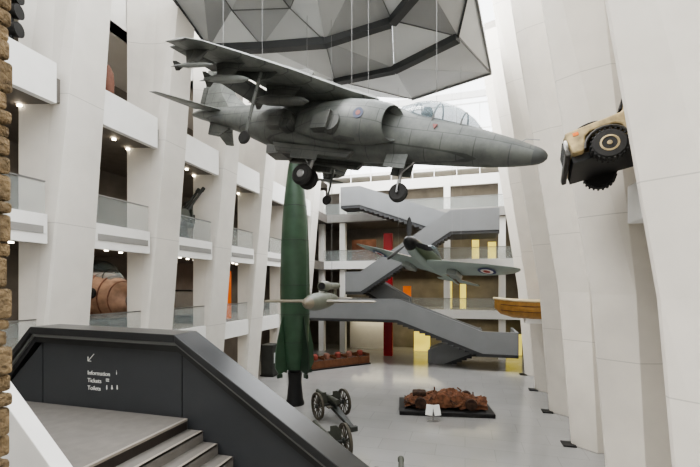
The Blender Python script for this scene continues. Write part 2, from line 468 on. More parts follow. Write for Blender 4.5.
for a, b_, c_, q in TRI:
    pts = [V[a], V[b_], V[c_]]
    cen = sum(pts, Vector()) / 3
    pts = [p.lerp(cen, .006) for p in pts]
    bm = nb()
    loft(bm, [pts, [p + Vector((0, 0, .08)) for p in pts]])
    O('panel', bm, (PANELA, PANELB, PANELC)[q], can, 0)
def beam(keys, w=.22, hgt=.28, mat=None):
    bm = nb()
    for p, q in zip(keys[:-1], keys[1:]):
        p, q = V[p], V[q]; d = (q - p).normalized(); n = d.cross(Vector((0, 0, 1))).normalized() * w
        loft(bm, [[c + n * sx + Vector((0, 0, zz)) for sx, zz in ((-1, -hgt), (1, -hgt), (1, .1), (-1, .1))] for c in (p, q)])
    O('beam', bm, mat or BEAMD, can, 0, label='dark roof beam' if mat is None else 'thin grey seam')
beam(['b', 'b2', 'c', 'q2', 'd']); beam(['i', 'h', 'g'])
beam(['a', 'b'], .05, .1); beam(['e', 'g'], .04, .1); beam(['g', 'l'], .03, .08, SEAM)
for ks in (['k', 'l'], ['e', 'l']): beam(ks, .05, .1, SEAM)
for ks in (['c', 'i'], ['j', 'i', 'k'], ['q3', 'q1', 'n2'], ['a2', 'q3', 'b2'], ['n1', 'q1', 'c'], ['n3', 'q2', 'g']): beam(ks, .02, .04, SEAM)

# ---------------------------------------------------------------- foreground landing and stair
land = thing('stair_landing', 'near grey landing with stairs descending to the right inside the dark parapet', 'stairs')
ZL = 4.8
O('landing', bx(nb(), -9.4, -4.4, 3.5, 5.6, ZL - .35, ZL), CARPET, land, 0)
for i in range(11):
    x = -4.4 + .28 * i; z = ZL - .175 * (i + 1)
    O('step', bx(nb(), x, x + .3, 3.5, 5.6, z - .25, z), CARPET, land, 0)
    O('riser', bx(nb(), x - .004, x + .006, 3.5, 5.58, z, z + .135), RISER, land, 0, label='dark brown riser')
    O('nosing', bx(nb(), x - .03, x + .02, 3.5, 5.58, z + .145, z + .18), NOSING, land, 0, label='pale stair nosing')
par = thing('stair_parapet', 'charcoal stair parapet with black cap and a white lettered direction sign', 'parapet')
PY = 5.62
def band(off0, off1, y0, y1):
    xs = [(-8.75, 5.2), (-7.72, 6.23), (-4.55, 6.19), (-.7, 3.73)]
    up = [(x, z - off0 * (1.25 if i in (0, 3) else 1)) for i, (x, z) in enumerate(xs)]
    dn = [(x, z - off1 * (1.25 if i in (0, 3) else 1)) for i, (x, z) in enumerate(xs)]
    bm = nb()
    for i in range(3):
        prism(bm, [up[i], up[i + 1], dn[i + 1], dn[i]], 'y', y0, y1)
    return bm
O('cap', band(0, .13, PY - .16, PY + .42), CAPM, par, 0, bevel=.012)
O('trim_strip', band(.13, .19, PY - .1, PY + .36), STRIPM, par, 0)
O('cap', band(.19, .3, PY - .06, PY + .36), CAPM, par, 0)
sgn = O('sign_panel', bx(nb(), -7.6, -4.53, PY, PY + .3, ZL - .3, 5.95), PANELM, par, 0)
O('stair_panel', prism(nb(), [(-4.51, 5.92), (-.75, 3.5), (-.75, 2.0), (-4.51, 4.3)], 'y', PY, PY + .3), PANELM, par, 0)
O('end_panel', prism(nb(), [(-7.62, 5.92), (-8.7, 4.9), (-8.7, 4.4), (-7.62, 4.4)], 'y', PY, PY + .3), PANELM, par, 0)
def tx(px, py): return at(px, py, Y=PY - .004)
ah = tx(88, 361); at2 = tx(94, 354)
b = nb()
tube(b, [ah, at2], .007, 6); tube(b, [ah, ah + Vector((.07, 0, .0))], .007, 6); tube(b, [ah, ah + Vector((0, 0, .08))], .007, 6)
O('arrow', b, PAPER, sgn, 0, label='white arrow pointing down and left')
for body, y in (('Information', 374.5), ('Tickets', 382), ('Toilets', 389.5)):
    q = tx(87.5, y); text_obj('lettering', body, .108, PAPER, sgn, q)
q = tx(116, 374.5); text_obj('lettering', 'i', .108, PAPER, sgn, q)
q = tx(106, 382); b = nb()
bx(b, q.x, q.x + .07, q.y - .004, q.y, q.z + .01, q.z + .03); bx(b, q.x, q.x + .07, q.y - .004, q.y, q.z + .042, q.z + .062)
O('pictogram', b, PAPER, sgn, 0, label='white ticket symbol')
for i in range(3):
    q = tx(105.5 + 5.2 * i, 389.5); cx = q.x + .03
    w = .022 if i % 2 else .013
    b = nb()
    prism(b, [(cx - w, q.z + .01), (cx - .006, q.z + .012), (cx - .006, q.z), (cx + .006, q.z), (cx + .006, q.z + .012), (cx + w, q.z + .01), (cx + .012, q.z + .052), (cx + .005, q.z + .056), (cx + .012, q.z + .064), (cx + .008, q.z + .078), (cx - .008, q.z + .078), (cx - .012, q.z + .064), (cx - .005, q.z + .056), (cx - .012, q.z + .052)], 'y', q.y - .005, q.y)
    O('pictogram', b, PAPER, sgn, 0, label='white toilet symbol')
w = O('stair_wall', prism(nb(), [(-6.2, 6.78), (-5.23, 5.86), (-4.3, 4.99), (-2.8, 3.58), (-2.8, 2.0), (-6.2, 2.0)], 'y', 3.28, 3.48), FASC, None, 0, bevel=.01)
tag(w, 'white sloping side wall of the near stair at the lower left corner', 'wall')
b = nb()
z = 0.0
while z < 13:
    h = random.uniform(.08, .24); j = random.uniform(-.03, .025)
    bx(b, -4.4, -3.3 + j, 1.35 + random.uniform(-.02, .02), 2.2 + random.uniform(-.02, .02), z + .004, z + h - .004)
    z += h
bx(b, -4.38, -3.33, 1.4, 2.16, 0, 13)
pier = O('brick_pier', b, STONE, None, 0, bevel=.025)
tag(pier, 'rough brown brick pier edge at the far left of the view', 'pier')

# ---------------------------------------------------------------- the jet
K = [(7.06, 0, -.33), (-7.0, 0, .3), (-2.3, -4.62, -.1), (3.2, 0, -1.9), (-.4, 0, -1.8), (-1.0, -2.6, -1.7), (-1.0, 2.6, -1.7)]
P = [(548, 158), (193, 118), (182, 47), (387, 187), (295, 168), (241, 130), (312, 185)]
c0 = at(355, 128, D=15.8)
MJ = fit(K, P, [2.4, 1.3, 1.3, 1, 1, .4, .4], [c0.x, c0.y, c0.z, 0, .15, .02])
jet = thing('jump_jet', 'large grey jump jet hanging nose right below the roof canopy', 'aircraft', MJ)
fus = [(6.75, .27, -.08, -.56), (6.3, .37, .04, -.64), (5.7, .46, .18, -.71), (5.0, .53, .34, -.76), (4.2, .58, .48, -.8), (3.4, .61, .62, -.84), (2.7, .65, .8, -.88), (2.0, .76, .94, -.92),
       (1.2, .84, 1.0, -.95), (0, .84, 1.0, -.95), (-1.4, .74, .95, -.88), (-2.8, .57, .85, -.66), (-4.2, .42, .74, -.28), (-5.6, .31, .63, 0), (-6.6, .21, .51, .15), (-7.05, .09, .41, .24)]
O('fuselage', loft(nb(), [ering(*f) for f in fus]), JET, jet, 50)
O('nose_cone', loft(nb(), [ering(x, hw, zt, zb) for x, hw, zt, zb in ((6.75, .272, -.078, -.562), (6.92, .225, -.13, -.52), (7.03, .16, -.19, -.46), (7.1, .07, -.27, -.38))]), NOSEC, jet, 50)
O('probe', tube(nb(), [(6.3, .0, 0), (6.45, 0, .14), (6.8, 0, .14)], .012, 6), STEEL, jet)
cano = O('canopy', loft(nb(), [ering(x, hw, zt, .15) for x, hw, zt in ((5.25, .12, .32), (4.95, .32, .6), (4.5, .43, .88), (4.0, .48, 1.04), (3.5, .48, 1.1), (3.1, .44, 1.06), (2.6, .33, .92))]), CGLASS, jet, 60)
for x, hw, zt in ((4.65, .4, .8), (3.8, .49, 1.07), (3.1, .45, 1.07)):
    O('canopy_frame', tube(nb(), [(x, hw * math.cos(a) * 1.01, .15 + (zt - .15) * math.sin(a) * 1.01) for a in np.linspace(0, PI, 12)], .026, 6), JETD, cano, 40)
O('pilot_seat', bx(nb(), 3.3, 3.55, -.2, .2, .3, .9), BLACK, jet, 0, bevel=.04)
for sd in (-1, 1):
    it = O('intake', loft(nb(), [ering(x, hw, zt, zb, 28, sd * y0, 2.1, sw) for x, hw, zt, zb, y0, sw in ((2.0, .2, .3, -.38, .8, .3), (2.35, .27, .4, -.47, .8, .45), (2.7, .32, .48, -.54, .8, .6), (2.75, .345, .5, -.56, .8, .6), (2.66, .38, .55, -.61, .8, .6), (2.1, .43, .65, -.74, .82, .4), (1.2, .44, .68, -.78, .82, 0), (.2, .38, .57, -.7, .78, 0), (-.8, .2, .3, -.5, .67, 0))]), JET, jet, 60)
    O('intake_mouth', loft(nb(), [ering(2.2, .24, .36, -.43, 24, sd * .8, 2.1, .4), ering(2.21, .24, .36, -.43, 24, sd * .8, 2.1, .4)]), MOUTH, it, 50, label='dark fan face deep in the intake')
    def wsec(y, lx, tx_, z, t): return foil((lx, sd * y, z), (tx_, sd * y, z - .06), t)
    wg = O('wing', loft(nb(), [wsec(.5, 1.9, -2.05, .9, .48), wsec(1.1, 1.0, -2.1, .84, .44), wsec(2.4, -.1, -2.3, .6, .34), wsec(3.6, -1.05, -2.6, .3, .24), wsec(4.4, -1.65, -2.8, .08, .15), wsec(4.62, -2.05, -2.85, .02, .06)]), JETW, jet, 45)
    O('flap', loft(nb(), [foil((-2.12, sd * .75, .78), (-2.95, sd * .75, .42), .15), foil((-2.36, sd * 2.45, .5), (-3.05, sd * 2.45, .2), .11)]), JET, wg, 45, label='drooped flap')
    O('aileron', loft(nb(), [foil((-2.45, sd * 2.75, .44), (-3.05, sd * 2.75, .34), .09), foil((-2.75, sd * 4.3, .1), (-3.1, sd * 4.3, .04), .06)]), JET, wg, 45)
    O('fence', prism(nb(), [(.2, .9), (-.1, 1.0), (-.9, .84), (-.9, .7), (.2, .7)], 'y', sd * 1.9 - .02, sd * 1.9 + .02), JETD, wg, 0)
    for y, zz, sr in ((1.6, .68, .17), (3.2, .3, .12), (4.05, .1, .07)):
        py = O('pylon', loft(nb(), [[Vector((a0, sd * y, z_)), Vector(((a0 + a1) / 2, sd * y - .06, z_)), Vector((a1, sd * y, z_)), Vector(((a0 + a1) / 2, sd * y + .06, z_))] for z_, a0, a1 in ((zz, .7 - y * .6, -1.3 - y * .35), (zz - .4, .4 - y * .6, -1.1 - y * .35))]), JETD, jet, 0)
        zc = zz - .4 - sr; xt = -1.6 - y * .35
        O('store', tube(nb(), [(1.1 - y * .62, sd * y, zc), (.85 - y * .62, sd * y, zc), (.3 - y * .6, sd * y, zc), (-1.0 - y * .35, sd * y, zc), (xt, sd * y, zc)], [.02, sr * .75, sr, sr, sr * .35], 14), JETD if y < 2 else STOREL, py, 60)
        for q in range(4):
            a = PI / 4 + q * PI / 2
            O('store_fin', loft(nb(), [[Vector((xt + .05 + dx, sd * y + rr * math.cos(a) * sr, zc + rr * math.sin(a) * sr)) for dx, rr in ((.35, .4), (.1, 1.8), (-.05, 1.8), (-.05, .3))], [Vector((xt + .05 + dx, sd * y + rr * math.cos(a + .05) * sr + .01, zc + rr * math.sin(a + .05) * sr)) for dx, rr in ((.35, .4), (.1, 1.8), (-.05, 1.8), (-.05, .3))]]), JETD, py, 0)
    O('tailplane', loft(nb(), [foil((-5.1, sd * .3, .42), (-6.7, sd * .3, .42), .14), foil((-6.0, sd * 1.4, .18), (-6.95, sd * 1.4, .18), .08), foil((-6.55, sd * 2.12, .02), (-7.05, sd * 2.12, .02), .04)]), JETW, jet, 45)
    for x, zz in ((.85, -.3), (-1.15, -.22)):
        y1_ = sd * (1.02 if x > 0 else .82)
        m = T(x, y1_, zz)
        nz = O('nozzle', lathe(nb(), [(.34, -.12), (.36, .12), (.32, .28)], 18, m @ ALONG_Y if sd > 0 else m @ Matrix.Rotation(PI / 2, 4, 'X')), JETD, jet, 40)
        y_ = y1_ + sd * .2
        O('nozzle_duct', loft(nb(), [[Vector((x, y_ + dy, zz + dz)) for dy, dz in ((-.2, .3), (.16, .3), (.16, -.3), (-.2, -.3))], [Vector((x - .6, y_ + dy, zz - .12 + dz)) for dy, dz in ((-.15, .22), (.14, .22), (.14, -.22), (-.15, -.22))]]), JETD, nz, 0)
    O('belly_strake', prism(nb(), [(1.5, -.85), (1.3, -1.12), (-1.6, -1.12), (-1.9, -.78)], 'y', sd * .42 - .09, sd * .42 + .09), JETD, jet, 0, bevel=.03)
    gy = sd * 2.6
    og = O('outrigger', tube(nb(), [(-1.15, gy, .5), (-1.1, gy, -.4), (-1.0, gy, -1.5), (-1.0, gy + .1, -1.7)], [.07, .055, .04, .035], 10), JET, jet)
    O('wheel', lathe(nb(), [(.06, -.06), (.18, -.06), (.21, 0), (.18, .06), (.06, .06)], 18, T(-1.0, gy, -1.7) @ ALONG_Y), RUBBER, og)
    O('gear_fairing', loft(nb(), [foil((-.5, gy, .38), (-3.2, gy, .38), .3), foil((-.7, gy, .22), (-3.0, gy, .25), .18)]), JET, og, 45)
    rm = Matrix.Rotation(-sd * PI / 2, 4, 'X')
    rd = O('roundel', lathe(nb(), [(.17, 0), (.17, .012)], 24, T(1.75, sd * 1.256, .0) @ rm), MBLUE, jet, 0, label='muted blue roundel with a red centre')
    O('roundel_centre', lathe(nb(), [(.08, 0), (.08, .02)], 20, T(1.75, sd * 1.256, .0) @ rm), MRED, rd, 0)
    O('warning_triangle', prism(nb(), [(3.9, .12), (4.06, .12), (3.98, -.02)], 'y', sd * .59 - .015, sd * .59 + .015), MRED, jet, 0, label='small red warning triangle')
O('tail_fin', loft(nb(), [[Vector((lx, 0, z)), Vector(((lx * .6 + tx_ * .4), w, z)), Vector((tx_, 0, z)), Vector(((lx * .6 + tx_ * .4), -w, z))] for lx, tx_, z, w in ((-3.8, -6.6, .6, .13), (-4.9, -6.75, 1.2, .09), (-5.8, -7.0, 2.1, .05), (-6.2, -7.05, 2.35, .03))]), JETW, jet, 0)
O('rudder', loft(nb(), [[Vector((-6.6 - .08 * k, w_, .75 + .8 * k)) for w_ in (-.03, .03)] + [Vector((-6.85 - .1 * k, w_, .75 + .8 * k)) for w_ in (.02, -.02)] for k in (0, 1)]), JETD, jet, 0)
O('ventral_fin', prism(nb(), [(-4.6, -.1), (-5.9, .1), (-5.8, -.5), (-5.2, -.55)], 'y', -.03, .03), JETD, jet, 0)
ng = O('nose_gear', tube(nb(), [(3.05, 0, -.7), (3.1, 0, -1.3), (3.2, 0, -1.83)], [.07, .055, .045], 10), STEEL, jet)
b = nb(); tube(b, [(3.2, -.17, -1.86), (3.2, .17, -1.86)], .04); tube(b, [(3.2, .17, -1.86), (3.12, .1, -1.5)], .03); tube(b, [(3.2, -.17, -1.86), (3.12, -.1, -1.5)], .03)
O('fork', b, STEEL, ng)
O('strut_link', tube(nb(), [(3.08, 0, -1.25), (3.45, 0, -.8)], .03), STEEL, ng)
O('wheel', lathe(nb(), [(.1, -.09), (.24, -.1), (.3, -.05), (.3, .05), (.24, .1), (.1, .09)], 24, T(3.2, 0, -1.86) @ ALONG_Y), RUBBER, ng)
for sd in (-1, 1): O('gear_door', bx(nb(), 2.6, 3.3, sd * .33 - .02, sd * .33 + .02, -1.2, -.75), JET, jet, 0)
mg = O('main_gear', tube(nb(), [(-.3, 0, -.8), (-.35, 0, -1.3), (-.4, 0, -1.75)], [.12, .1, .08], 10), STEEL, jet)
O('strut_link', tube(nb(), [(-.36, 0, -1.3), (-.9, 0, -.85)], .04), STEEL, mg)
for sd in (-1, 1):
    O('wheel', lathe(nb(), [(.12, -.11), (.3, -.12), (.37, -.06), (.37, .06), (.3, .12), (.12, .11)], 26, T(-.4, sd * .22, -1.75) @ ALONG_Y), RUBBER, mg)
    O('hub', lathe(nb(), [(.15, 0), (.11, .03)], 16, T(-.4, sd * .33, -1.75) @ Matrix.Rotation(-sd * PI / 2, 4, 'X')), STEEL, mg)
    O('gear_door', bx(nb(), -.9, .2, sd * .5 - .015, sd * .5 + .015, -1.3, -.82), JETD, jet, 0)
O('air_brake', prism(nb(), [(-1.3, -.85), (-2.3, -.8), (-2.2, -1.15), (-1.5, -1.1)], 'y', -.3, .3), JETD, jet, 0)

# ---------------------------------------------------------------- the propeller fighter
c0 = at(428, 259, D=25.0)
MS = T(c0.x, c0.y, c0.z) @ Matrix.Rotation(R(235) + TH, 4, 'Z') @ Matrix.Rotation(R(-18), 4, 'Y') @ Matrix.Rotation(R(-11), 4, 'X')
spf = thing('fighter_plane', 'green and brown camouflaged propeller fighter hanging before the grey staircase', 'aircraft', MS)
rg = [(2.45, .4, .38, -.42), (1.8, .44, .45, -.55), (.8, .48, .52, -.62), (-.3, .47, .58, -.58), (-1.2, .42, .58, -.46), (-2.5, .33, .48, -.27), (-4, .2, .38, -.04), (-5.3, .1, .3, .08), (-5.7, .04, .26, .14)]
O('fuselage', loft(nb(), [ering(*f) for f in rg]), SPIT, spf, 50)
O('spinner', lathe(nb(), [(.4, 2.45), (.36, 2.75), (.24, 3.0), (.1, 3.13), (.02, 3.17)], 20, ALONG_X), BLACK, spf, 50)
for k in range(3):
    a = 2 * PI * k / 3 + .35
    m = Matrix.Rotation(a, 4, 'X')
    O('propeller_blade', loft(nb(), [[m @ (T(2.72, 0, z) @ Matrix.Rotation(R(tw), 4, 'Z') @ Vector(q)) for q in ((-.03, -w, 0), (.03, -w * .3, 0), (.03, w, 0), (-.03, w * .4, 0))] for z, w, tw in ((.25, .08, 50), (.7, .15, 40), (1.2, .15, 30), (1.5, .09, 25), (1.62, .02, 22))]), BLACK, spf, 40)
O('cockpit_canopy', loft(nb(), [ering(x, hw, zt, .4) for x, hw, zt in ((.7, .15, .55), (.3, .3, .85), (-.2, .33, .95), (-.8, .28, .85), (-1.5, .15, .6))]), CGLASS, spf, 60)
for sd in (-1, 1):
    secs = []
    for y in (.2, 1.1, 2.1, 3.1, 3.9, 4.6, 5.1, 5.4, 5.58):
        c = 2.6 * math.sqrt(max(.004, 1 - (y / 5.62) ** 2)); le = .25 * c + .25
        secs.append(foil((le, sd * y, -.38 + .1 * y), (le - c, sd * y, -.38 + .1 * y), .34 - .05 * y))
    wg = O('wing', loft(nb(), secs), SPIT, spf, 50)
    for dz, ra in ((.11, 0), (-.1, PI)):
        for r_, mt, e in ((.52, BLUE, 0), (.36, RWHITE, .012), (.2, RRED, .024)):
            O('roundel', lathe(nb(), [(r_, 0), (r_, .012)], 24, T(-.15, sd * 3.75, -.38 + .375 + dz * 1.15) @ Matrix.Rotation(sd * .1 + ra, 4, 'X') @ T(0, 0, e)), mt, wg, 0)
    O('radiator', bx(nb(), -1.4, -.3, sd * 1.6 - .32, sd * 1.6 + .32, -.6, -.3), SPITG, wg, 0, bevel=.05)
    O('tailplane', loft(nb(), [foil((-4.5, sd * .1, .28), (-5.6, sd * .1, .28), .12), foil((-4.8, sd * 1.0, .28), (-5.6, sd * 1.0, .28), .08), foil((-5.1, sd * 1.6, .28), (-5.5, sd * 1.6, .28), .04)]), SPIT, spf, 45)
O('tail_fin', loft(nb(), [[Vector((a0, 0, z)), Vector(((a0 + a1) / 2, w, z)), Vector((a1, 0, z)), Vector(((a0 + a1) / 2, -w, z))] for a0, a1, z, w in ((-4.3, -5.8, .25, .07), (-4.8, -5.95, .8, .05), (-5.3, -5.9, 1.35, .03))]), SPIT, spf, 0)

# ---------------------------------------------------------------- rocket
p = at(295, 404, Z=0)
rk = thing('rocket', 'tall dark green rocket with tail fins standing upright on the hall floor', 'rocket', T(p.x, p.y, 0))
O('body', lathe(nb(), [(.56, 2.1), (.68, 2.7), (.79, 3.7), (.85, 5.2), (.87, 7.0), (.83, 9.0), (.74, 10.8), (.6, 12.4), (.42, 13.8), (.2, 15.0), (.03, 15.8)], 32), ROCK, rk, 60)
for z, r_ in ((3.7, .795), (5.3, .855), (7.0, .877), (9.6, .81), (11.6, .675)):
    O('seam_ring', lathe(nb(), [(r_ - .02, z - .03), (r_ + .004, z - .02), (r_ + .004, z + .02), (r_ - .02, z + .03)], 32), ROCKD, rk)
for k in range(4):
    m = Matrix.Rotation(PI / 4 + .25 + k * PI / 2, 4, 'Z')
    O('fin', loft(nb(), [[m @ Vector(q) for q in ((.5, y, 2.1), (1.12, y, 1.9), (1.36, y, 2.3), (1.32, y, 3.3), (.88, y, 5.2), (.78, y, 5.2))] for y in (-.05, .05)]), ROCKD if k % 2 else ROCK, rk, 0)
    O('rudder', bx(nb(), .9, 1.22, -.05, .05, 1.7, 1.92, m), ROCKD, rk, 0)
O('exhaust', lathe(nb(), [(.36, 1.9), (.5, 2.15)], 24), BLACK, rk)
O('stand', lathe(nb(), [(.55, 0), (.55, .1), (.48, .3), (.38, 1.3), (.42, 1.9)], 24), BLACK, rk, 30, label='black tapered stand')

# ---------------------------------------------------------------- flying bomb
p = at(320, 301, D=19.5)
MV = T(p.x, p.y, p.z) @ Matrix.Rotation(-PI / 2 + TH - .14, 4, 'Z')
vb = thing('flying_bomb', 'small grey flying bomb with straight wings hanging in front of the rocket', 'aircraft', MV)
O('body', lathe(nb(), [(.03, 2.95), (.14, 2.75), (.26, 2.3), (.37, 1.6), (.42, .6), (.42, -1.0), (.34, -2.6), (.2, -4.1), (.08, -4.6)], 24, ALONG_X), BOMBG, vb, 60)
O('nose', lathe(nb(), [(.02, 3.0), (.15, 2.78), (.27, 2.32)], 24, ALONG_X @ T(0, 0, .01)), BOMBT, vb, 60)
O('wing', loft(nb(), [foil((.5, y, -.02), (-.55, y, -.02), t_) for y, t_ in ((-2.72, .03), (-2.65, .14), (0, .2), (2.65, .14), (2.72, .03))]), BOMBT, vb, 45)
jt = O('pulse_jet', lathe(nb(), [(.2, -.4), (.27, -.6), (.28, -1.4), (.2, -2.2), (.19, -4.9)], 20, T(0, 0, .72) @ ALONG_X), BOMBG, vb, 60)
O('jet_mouth', lathe(nb(), [(.17, -.385), (.17, -.375)], 20, T(0, 0, .72) @ ALONG_X), BLACK, jt)
O('pylon', prism(nb(), [(-1.0, .35), (-1.5, .5), (-1.5, .2), (-1.0, .2)], 'y', -.05, .05), BOMBG, vb, 0)
O('tail_fin', prism(nb(), [(-3.6, .1), (-4.5, .1), (-4.5, .85), (-3.9, .85)], 'y', -.04, .04), BOMBG, vb, 0)
O('tailplane', loft(nb(), [foil((-3.7, y, .02), (-4.5, y, .02), .07) for y in (-1.0, 0, 1.0)]), BOMBT, vb, 45)

# ---------------------------------------------------------------- suspension cables
def cable(a, b, label, r_=.007):
    o = O('suspension_cable', tube(nb(), [a, b], r_, 6), STEEL)
    tag(o, label, 'cable', 'suspension cables')
def jp(x, y, z): return MJ @ Vector((x, y, z))
for loc, lb in (((3.6, 0, 1.12), 'thin steel cable rising from the cockpit of the grey jet'), ((.9, .7, 1.1), 'thin steel cable rising from the middle of the grey jet, far side'),
                ((.9, -.7, 1.1), 'thin steel cable rising from the middle of the grey jet, near side'), ((-3.4, 0, .86), 'thin steel cable rising from the tail of the grey jet'),
                ((-2.0, -3.4, .46), 'thin steel cable rising from the near wing of the grey jet')):
    q = jp(*loc); cable(q, Vector((q.x, q.y, 19.9)), lb)
for loc, lb in (((0, 2.2, -.02), 'thin steel cable rising from the right wing of the propeller fighter'), ((0, -2.2, -.02), 'thin steel cable rising from the left wing of the propeller fighter'), ((-4, 0, .4), 'thin steel cable rising from the tail of the propeller fighter')):
    q = MS @ Vector(loc); cable(q, Vector((q.x, q.y, TOP)), lb)
for loc, lb in (((.2, .6, .1), 'thin steel cable holding the grey flying bomb by its right wing'), ((.2, -.6, .1), 'thin steel cable holding the grey flying bomb by its left wing'), ((-3.2, 0, .93), 'thin steel cable holding the grey flying bomb by its tail')):
    q = MV @ Vector(loc); cable(q, Vector((q.x, q.y, TOP)), lb)

# ---------------------------------------------------------------- car mounted on the right wall
M0 = Matrix.Rotation(R(174), 4, 'Z') @ Matrix.Rotation(R(13), 4, 'Y') @ Matrix.Rotation(R(12), 4, 'X') @ Matrix.Scale(1.12, 4)
tgt = at(609, 145, Y=11.75)
off = tgt - (M0 @ Vector((1.2, .78, .36)))
MC = T(off.x, off.y, off.z) @ M0
car = thing('utility_car', 'battered tan off-road car with black tyres mounted high on the right wall', 'car', MC)
O('body', prism(nb(), [(1.92, .42), (1.98, 1.0), (.75, 1.1), (.7, 1.16), (-2.15, 1.16), (-2.15, .4), (-1.65, .35), (-1.5, .78), (-.85, .78), (-.7, .35), (.7, .35), (.82, .78), (.95, .86), (1.45, .86), (1.58, .78), (1.68, .42)], 'y', -.78, .78), TAN, car, 0, bevel=.04)
O('bonnet', prism(nb(), [(2.0, .98), (1.9, 1.12), (.75, 1.2), (.75, .98)], 'y', -.58, .58), TAN, car, 0, bevel=.04)
O('grille', bx(nb(), 1.95, 2.02, -.42, .42, .5, .96), CARD, car, 0)
for i in range(5): O('grille_bar', bx(nb(), 2.02, 2.035, -.28 + .13 * i, -.24 + .13 * i, .58, .92), GUND, car, 0)
O('bumper', bx(nb(), 1.98, 2.1, -.82, .82, .38, .54), CARD, car, 0, bevel=.03)
O('cab', prism(nb(), [(.7, 1.16), (.35, 1.9), (-2.1, 1.97), (-2.15, 1.16)], 'y', -.74, .74), TAN, car, 0, bevel=.05)
O('windscreen', prism(nb(), [(.74, 1.24), (.44, 1.82), (.4, 1.82), (.68, 1.24)], 'y', -.64, .64), BLACK, car, 0)
O('spare_wheel', lathe(nb(), [(.12, 0), (.28, 0), (.36, .05), (.36, .14), (.28, .18), (.12, .18)], 22, T(1.3, 0, 1.17)), RUBBER, car)
O('roof_rack', bx(nb(), -2.0, .3, -.7, .7, 1.98, 2.03), CARD, car, 0)
O('chassis', bx(nb(), -2.1, 1.95, -.6, .6, .26, .44), BLACK, car, 0)
O('axle', tube(nb(), [(1.2, -.75, .36), (1.2, .75, .36)], .07), BLACK, car)
O('axle', tube(nb(), [(-1.15, -.75, .36), (-1.15, .75, .36)], .07), BLACK, car)
for sd in (-1, 1):
    O('headlamp', lathe(nb(), [(.13, 0), (.12, .05)], 18, T(1.96, sd * .57, .78) @ ALONG_X), PAPER, car, label='round headlamp')
    O('side_window', bx(nb(), -.75, .25, sd * .745 - .01, sd * .745 + .01, 1.26, 1.78), BLACK, car, 0)
    O('door_seam', bx(nb(), -.78, -.75, sd * .785 - .004, sd * .785 + .004, .5, 1.14), CARD, car, 0)
    O('waist_strip', bx(nb(), -2.0, .7, sd * .785 - .008, sd * .785 + .008, 1.04, 1.1), CARD, car, 0)
    O('side_lamp', bx(nb(), 1.7, 1.82, sd * .78 - .015, sd * .78 + .015, .85, .93), ORANGE, car, 0)
    O('mirror', bx(nb(), .6, .64, sd * .93 - .1, sd * .93 + .1, 1.25, 1.45), CARD, car, 0, bevel=.02)
    O('wheel_arch', tube(nb(), [(1.2 + .47 * math.cos(a), sd * .79, .38 + .46 * math.sin(a)) for a in np.linspace(.15, PI - .15, 11)], .035, 6), CARD, car)
    for x in (1.2, -1.15):
        b = nb()
        lathe(b, [(.2, -.12), (.33, -.12), (.365, -.08), (.365, .08), (.33, .12), (.2, .12)], 26, T(x, sd * .78, .36) @ ALONG_Y)
        for q in range(22):
            a = 2 * PI * q / 22
            bx(b, -.022, .022, -.11, .11, .355, .39, T(x, sd * .78, .36) @ Matrix.Rotation(a, 4, 'Y'))
        wl = O('wheel', b, RUBBER, car, 30)
        O('rim', lathe(nb(), [(.19, -.1), (.2, .125), (.16, .135), (.13, .06), (.07, .06), (.05, .14)], 18, T(x, sd * .78, .36) @ (ALONG_Y if sd > 0 else Matrix.Rotation(PI / 2, 4, 'X'))), TAN, wl)
sh = O('wall_shelf', bx(nb(), 4.6, 8.2, 11.6, 13.6, 8.8, 9.9), FASC, None, 0, bevel=.03)
tag(sh, 'white box shelf carrying the tan off-road car on the right wall', 'shelf')

# ---------------------------------------------------------------- wooden boat on the right wall
MB_ = T(3.75, 26.9, 4.75) @ Matrix.Rotation(PI / 2, 4, 'Z')
bt = thing('wooden_boat', 'varnished brown gold wooden boat jutting from the right wall', 'boat', MB_)
rings = []
for y, w, d, k in ((-3.0, .8, 1.0, 0), (-1.6, .95, 1.1, 0), (-.2, .98, 1.1, 0), (.9, .8, 1.05, .04), (1.6, .42, .9, .1), (1.95, .05, .6, .16)):
    rings.append([Vector((w * c, y, k + 1.25 - d * sn)) for c, sn in ((1, 0), (.99, .35), (.85, .75), (.45, .97), (0, 1.02), (-.45, .97), (-.85, .75), (-.99, .35), (-1, 0))])
O('hull', loft(nb(), rings), WOODO, bt, 40)
for sd in (-1, 1):
    O('gunwale', tube(nb(), [(sd * .81, -3.0, 1.27), (sd * .97, -1.6, 1.27), (sd * 1.0, -.2, 1.27), (sd * .82, .9, 1.31), (sd * .43, 1.6, 1.37), (0, 2.0, 1.43)], .07), BOATR, bt, 40)
    for zz, wd in ((.95, 1.0), (.6, .93)):
        O('plank_seam', tube(nb(), [(sd * .83 * wd, -3.0, zz), (sd * .98 * wd, -1.6, zz), (sd * 1.0 * wd, -.2, zz), (sd * .82 * wd, .9, zz + .04), (sd * .43 * wd, 1.6, zz + .1)], .025, 6), WOOD, bt, 40)
O('thwart', bx(nb(), -.9, .9, -.6, -.3, 1.18, 1.25), WOOD, bt, 0)
O('cradle', bx(nb(), -.4, .4, -4.45, .2, -.1, .2), FASC, bt, 0)

